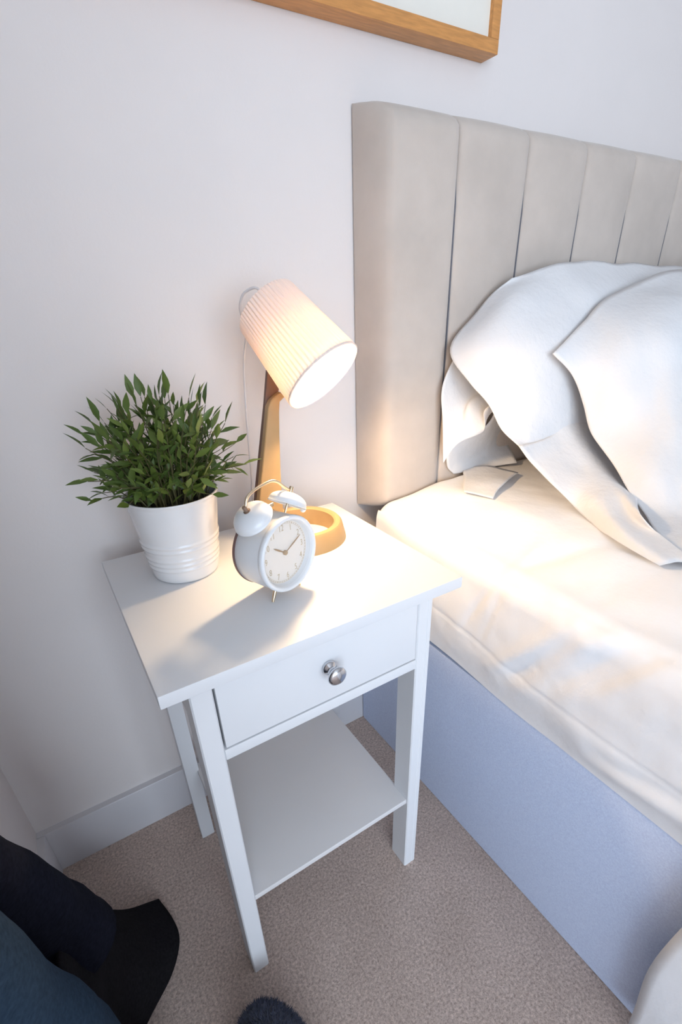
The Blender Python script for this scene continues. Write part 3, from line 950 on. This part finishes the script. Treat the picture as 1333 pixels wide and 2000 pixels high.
lathe('bezel', [(0.0512, 0.0180), (0.0524, 0.0205), (0.0525, 0.0245), (0.0514, 0.0268), (0.0490, 0.0275), (0.0468, 0.0262), (0.0458, 0.0240), (0.0436, 0.0158), (0.0432, 0.0150), (0.0500, 0.0150), (0.0512, 0.0180)], ctr, AX, 'clock_white', clock, 72, local=True, auto=50)
dial = lathe('dial', [(0.0, 0.0155), (0.0434, 0.0155), (0.0434, 0.0145), (0.0, 0.0145)], ctr, AX, 'dial', clock, 64, local=True)
ROLL = -0.0334
def dpos(hour, r, y=-0.0157):
    t = hour * math.pi / 6 + ROLL
    return Vector((r * math.sin(t), y, CZ + r * math.cos(t)))
for hr in range(1, 13):
    fc = bpy.data.curves.new('numeral', 'FONT')
    fc.body = str(hr); fc.size = 0.0125; fc.align_x = 'CENTER'; fc.align_y = 'CENTER'; fc.offset = -0.00012; fc.extrude = 0.0001
    fo = bpy.data.objects.new('tmp_text', fc)
    me = bpy.data.meshes.new_from_object(fo)
    bpy.data.objects.remove(fo); bpy.data.curves.remove(fc)
    me.name = 'numeral'
    me.materials.clear(); me.materials.append(MAT['print_gold'])
    o = bpy.data.objects.new('numeral', me); COL.objects.link(o); o.parent = dial
    o.location = dpos(hr, 0.0345, -0.01575)
    o.rotation_euler = (math.pi / 2, 0, 0)
    o.scale = (0.78, 1, 1)
# minute track: two fine rings and sixty ticks
bm = bmesh.new()
for r0, r1 in ((0.0398, 0.0401), (0.0418, 0.0421)):
    n = 96
    A = [bm.verts.new((r0 * math.sin(2 * math.pi * k / n), -0.0158, CZ + r0 * math.cos(2 * math.pi * k / n))) for k in range(n)]
    B = [bm.verts.new((r1 * math.sin(2 * math.pi * k / n), -0.0158, CZ + r1 * math.cos(2 * math.pi * k / n))) for k in range(n)]
    for k in range(n): bm.faces.new((A[k], A[(k + 1) % n], B[(k + 1) % n], B[k]))
for k in range(60):
    a = 2 * math.pi * k / 60 + ROLL
    w = 0.0003 if k % 5 else 0.0006
    rad = Vector((math.sin(a), 0, math.cos(a))); tg = Vector((math.cos(a), 0, -math.sin(a)))
    c = Vector((0, -0.01582, CZ))
    bm.faces.new([bm.verts.new(c + rad * r + tg * s * w) for r, s in ((0.0401, -1), (0.0418, -1), (0.0418, 1), (0.0401, 1))])
bm_to('minute_track', bm, 'print_gold', dial, False, local=True)
def hand(name, hour, length, width, tail, y):
    t = hour * math.pi / 6 + ROLL
    rad = Vector((math.sin(t), 0, math.cos(t))); tg = Vector((math.cos(t), 0, -math.sin(t)))
    c = Vector((0, 0, CZ))
    shape = [(-tail, 0.35), (0.004, 0.5), (length * 0.55, 1.0), (length * 0.85, 0.7), (length, 0.1)]
    L_ = [c + rad * a - tg * width * b for a, b in shape]
    R_ = [c + rad * a + tg * width * b for a, b in shape][::-1]
    poly = L_ + R_
    n = len(poly)
    v = [p + Vector((0, y, 0)) for p in poly] + [p + Vector((0, y - 0.0006, 0)) for p in poly]
    f = [tuple(range(n)), tuple(range(n, 2 * n))[::-1]] + [(i, (i + 1) % n, n + (i + 1) % n, n + i) for i in range(n)]
    bm = bmesh.new(); q = [bm.verts.new(p) for p in v]
    for fc_ in f: bm.faces.new([q[i] for i in fc_])
    bm_to(name, bm, 'hand', dial, False, local=True)
hand('hour_hand', 10.2, 0.0235, 0.0013, 0.003, -0.0165)
hand('minute_hand', 2.22, 0.0345, 0.0008, 0.003, -0.0175)
lathe('hand_hub', [(0.0, 0.0198), (0.0024, 0.0196), (0.0033, 0.0186), (0.0033, 0.0156), (0.0, 0.0156)], ctr, AX, 'lamp_gold', dial, 24, local=True)
lathe('glass', [(0.0, 0.0222), (0.0449, 0.0222), (0.0449, 0.0214), (0.0, 0.0214)], ctr, AX, 'glass', clock, 64, local=True)
for sx in (-1, 1):
    bc = Vector((0.031 * sx, 0.0, CZ + 0.0555))
    ax = Vector((0.52 * sx, 0, 0.854)).normalized()
    R_ = 0.0262
    prof = [(0.0, 0.0165)] + [(R_ * math.sin(a), 0.0165 * math.cos(a) ** 0.8) for a in [math.pi / 2 * k / 10 for k in range(1, 10)]] + [(R_, 0.0010), (R_ + 0.0009, 0.0), (R_ + 0.0003, -0.0008), (R_ - 0.001, 0.0)]
    inner = [(R_ * 0.93 * math.sin(a), 0.0150 * math.cos(a) ** 0.8) for a in [math.pi / 2 * k / 10 for k in range(9, 0, -1)]] + [(0.0, 0.0150)]
    bell = lathe('bell', prof + inner, bc, ax, 'clock_white', clock, 48, local=True, auto=60)
    lathe('bell_nut', [(0.0, 0.0245), (0.0026, 0.0243), (0.0030, 0.0225), (0.0030, 0.0172), (0.0048, 0.0165), (0.0048, 0.0155), (0.0, 0.0155)], bc, ax, 'bronze' if sx < 0 else 'gold', bell, 16, local=True)
    tube('bell_post', [Vector((0.0245 * sx, 0, CZ + 0.0435)), bc + ax * 0.0155], 0.0017, 'gold', clock, 10, local=True)
    ft = Vector((-0.0277 * -sx, -0.010, 0.0008)); tp = Vector((0.0195 * sx, -0.010, CZ - 0.0472))
    tube('foot', [tp, tp.lerp(ft, 0.5), ft], [0.0030, 0.0027, 0.0018], 'gold', clock, 12, local=True)
tube('foot', [Vector((0, 0.016, CZ - 0.051)), Vector((0, 0.019, 0.0012))], [0.0028, 0.002], 'gold', clock, 10, local=True)
hp = [(-0.0405, 0, 0.0720), (-0.0395, 0, 0.0785), (-0.0355, 0, 0.0860), (-0.0250, 0, 0.0905), (-0.0080, 0, 0.0938), (0.0085, 0, 0.0940), (0.0190, 0, 0.0895), (0.0275, 0, 0.0815), (0.0370, 0, 0.0735)]
tube('handle', [p + Vector((0, 0, CZ)) for p in spline(hp, 6)], 0.0019, 'gold', clock, 10, local=True)
ham = tube('hammer', [Vector((-0.001, 0.0, CZ + 0.0505)), Vector((-0.001, 0.0, CZ + 0.0640))], 0.0012, 'gold', clock, 8, local=True)
tube('hammer_head', [Vector((-0.0065, 0.0, CZ + 0.0640)), Vector((0.0045, 0.0, CZ + 0.0640))], 0.0024, 'gold', ham, 12, local=True)
sph = [(0.0042 * math.sin(math.pi * k / 10), 0.0042 * math.cos(math.pi * k / 10)) for k in range(11)]
lathe('knob', [(abs(r) if 0 < k < 10 else 0.0, t) for k, (r, t) in enumerate(sph)], (0.0565, -0.004, CZ + 0.0395), (0, 0, 1), 'clock_white', clock, 16, local=True)

# ================================================================== PICTURE FRAME
FX1, FX0, FZ0, FZ1 = 0.8212, 0.12, 1.4220, 1.922
FYF, FYB = 0.3955, WALL_Y - 0.0005
pf = empty('picture_frame', (0.47, WALL_Y - 0.0005, FZ0), 'honey oak picture frame with cream print hung above the headboard corner', 'picture')
w = 0.0185
box('frame_rail', FX0, FX1, FYF, FYB, FZ0, FZ0 + w, 'oak', pf, 0.0008)
box('frame_rail', FX0, FX1, FYF, FYB, FZ1 - w, FZ1, 'oak', pf, 0.0008)
box('frame_stile', FX0, FX0 + w, FYF, FYB, FZ0 + w, FZ1 - w, 'oak', pf, 0.0008)
box('frame_stile', FX1 - w, FX1, FYF, FYB, FZ0 + w, FZ1 - w, 'oak', pf, 0.0008)
box('print', FX0 + w, FX1 - w, FYF + 0.008, FYF + 0.011, FZ0 + w, FZ1 - w, 'mat_board', pf)

# ================================================================== DARK GARMENT ON THE LEFT
gar = empty('garment', (-0.16, 0.12, 0.0), 'long dark navy wool garment hanging by the left wall, flared hem spread on the carpet', 'garment')
sl = spline([(-0.212, -0.16, 1.10), (-0.205, -0.10, 0.86), (-0.196, -0.035, 0.645), (-0.192, 0.010, 0.515), (-0.186, 0.048, 0.385), (-0.178, 0.072, 0.285)], 6)
nn = len(sl)
rad = [0.028 + 0.024 * (k / (nn - 1)) ** 1.2 for k in range(nn)]
v, f = tube_data(sl, rad, 20)
v = [p + noise.noise_vector(p * 16) * 0.004 for p in v]
mesh_obj('sleeve', v, f, 'navy', gar, True, auto=80)
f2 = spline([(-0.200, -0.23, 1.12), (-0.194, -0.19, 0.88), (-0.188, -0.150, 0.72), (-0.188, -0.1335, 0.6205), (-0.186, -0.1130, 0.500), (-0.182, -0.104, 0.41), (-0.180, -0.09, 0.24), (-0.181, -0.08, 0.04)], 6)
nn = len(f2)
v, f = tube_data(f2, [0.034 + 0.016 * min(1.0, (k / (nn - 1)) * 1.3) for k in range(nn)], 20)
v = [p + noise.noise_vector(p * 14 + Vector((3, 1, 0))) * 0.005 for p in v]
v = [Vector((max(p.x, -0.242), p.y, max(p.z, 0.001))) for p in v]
mesh_obj('front_fold', v, f, 'navy_lit', gar, True, auto=80)
FLARE = [
  [(-0.189,0.073,0.370), (-0.182,0.151,0.240), (-0.165,0.196,0.130), (-0.131,0.221,0.050), (-0.084,0.238,0.006)],
  [(-0.181,0.026,0.390), (-0.173,0.094,0.270), (-0.152,0.144,0.150), (-0.114,0.180,0.060), (-0.072,0.188,0.006)],
  [(-0.179,-0.010,0.400), (-0.170,0.049,0.280), (-0.153,0.100,0.160), (-0.116,0.129,0.065), (-0.071,0.146,0.006)],
  [(-0.182,-0.030,0.380), (-0.171,0.011,0.270), (-0.163,0.058,0.150), (-0.132,0.082,0.060), (-0.095,0.104,0.006)],
  [(-0.191,-0.047,0.350), (-0.182,-0.013,0.240), (-0.180,0.025,0.130), (-0.166,0.046,0.050), (-0.146,0.061,0.006)],
  [(-0.210,-0.053,0.300), (-0.201,-0.033,0.200), (-0.205,0.002,0.100), (-0.199,0.018,0.040), (-0.186,0.031,0.006)],
]
cloth('hem', FLARE, 'navy_hem', gar, 8, 8, 0.004, 0.003, 14.0, 1.0)
structure(box('wall_hook_1', LEFT_X, -0.21, -0.205, -0.190, 1.135, 1.15, 'chrome', None, 0.002))  # unseen metal hook, added for the garment to hang from

# ================================================================== FLUFFY SLIPPER
slp = empty('slipper', (0.015, -0.165, 0.0), 'fluffy dark navy slipper toe poking in at the bottom edge of the carpet', 'slipper')
SLC = Vector((0.010, -0.150, 0.038))
def slip_surf(a, b):
    x = 0.062 * math.cos(b) * math.cos(a); y = 0.115 * math.cos(b) * math.sin(a); z = 0.040 * math.sin(b)
    r = Matrix.Rotation(0.0, 3, 'Z')
    return SLC + r @ Vector((x, y, z))
vv, ff = [], []
na, nb = 32, 16
for j in range(nb + 1):
    for i in range(na):
        p = slip_surf(2 * math.pi * i / na, -math.pi / 2 + math.pi * j / nb)
        p.z = max(p.z, 0.004)
        vv.append(p)
for j in range(nb):
    for i in range(na):
        ff.append((j * na + i, j * na + (i + 1) % na, (j + 1) * na + (i + 1) % na, (j + 1) * na + i))
mesh_obj('slipper_upper', vv, ff, 'fur', slp, True)
sole = [(SLC.x + 0.060 * math.cos(2 * math.pi * k / 32), SLC.y + 0.113 * math.sin(2 * math.pi * k / 32)) for k in range(32)]
bm_to('sole', prism_bm(sole, 'z', 0.0, 0.012), 'navy', slp, False)
vv, ff = [], []
rf = random.Random(5)
for k in range(9000):
    a = rf.uniform(0, 2 * math.pi); b = math.asin(rf.uniform(-0.35, 1.0))
    p = slip_surf(a, b)
    n = Vector(((p.x - SLC.x) / 0.062 ** 2, (p.y - SLC.y) / 0.115 ** 2, (p.z - SLC.z) / 0.040 ** 2)).normalized()
    d = (n + Vector((rf.uniform(-1, 1), rf.uniform(-1, 1), rf.uniform(-0.6, 0.6))) * 0.7).normalized()
    L = rf.uniform(0.006, 0.012)
    s = d.cross(Vector((0.3, 0.2, 0.9))).normalized() * 0.0006
    if p.z + d.z * L < 0.002: continue
    b0 = len(vv)
    m_ = p + d * L * 0.6 + Vector((0, 0, -0.001))
    vv += [p - s, p + s, m_ + s * 0.7, p + d * L, m_ - s * 0.7]
    ff += [(b0, b0 + 1, b0 + 2, b0 + 4), (b0 + 4, b0 + 2, b0 + 3)]
fo = mesh_obj('fluff', vv, ff, 'fur', slp, False)
fo['kind'] = 'stuff'
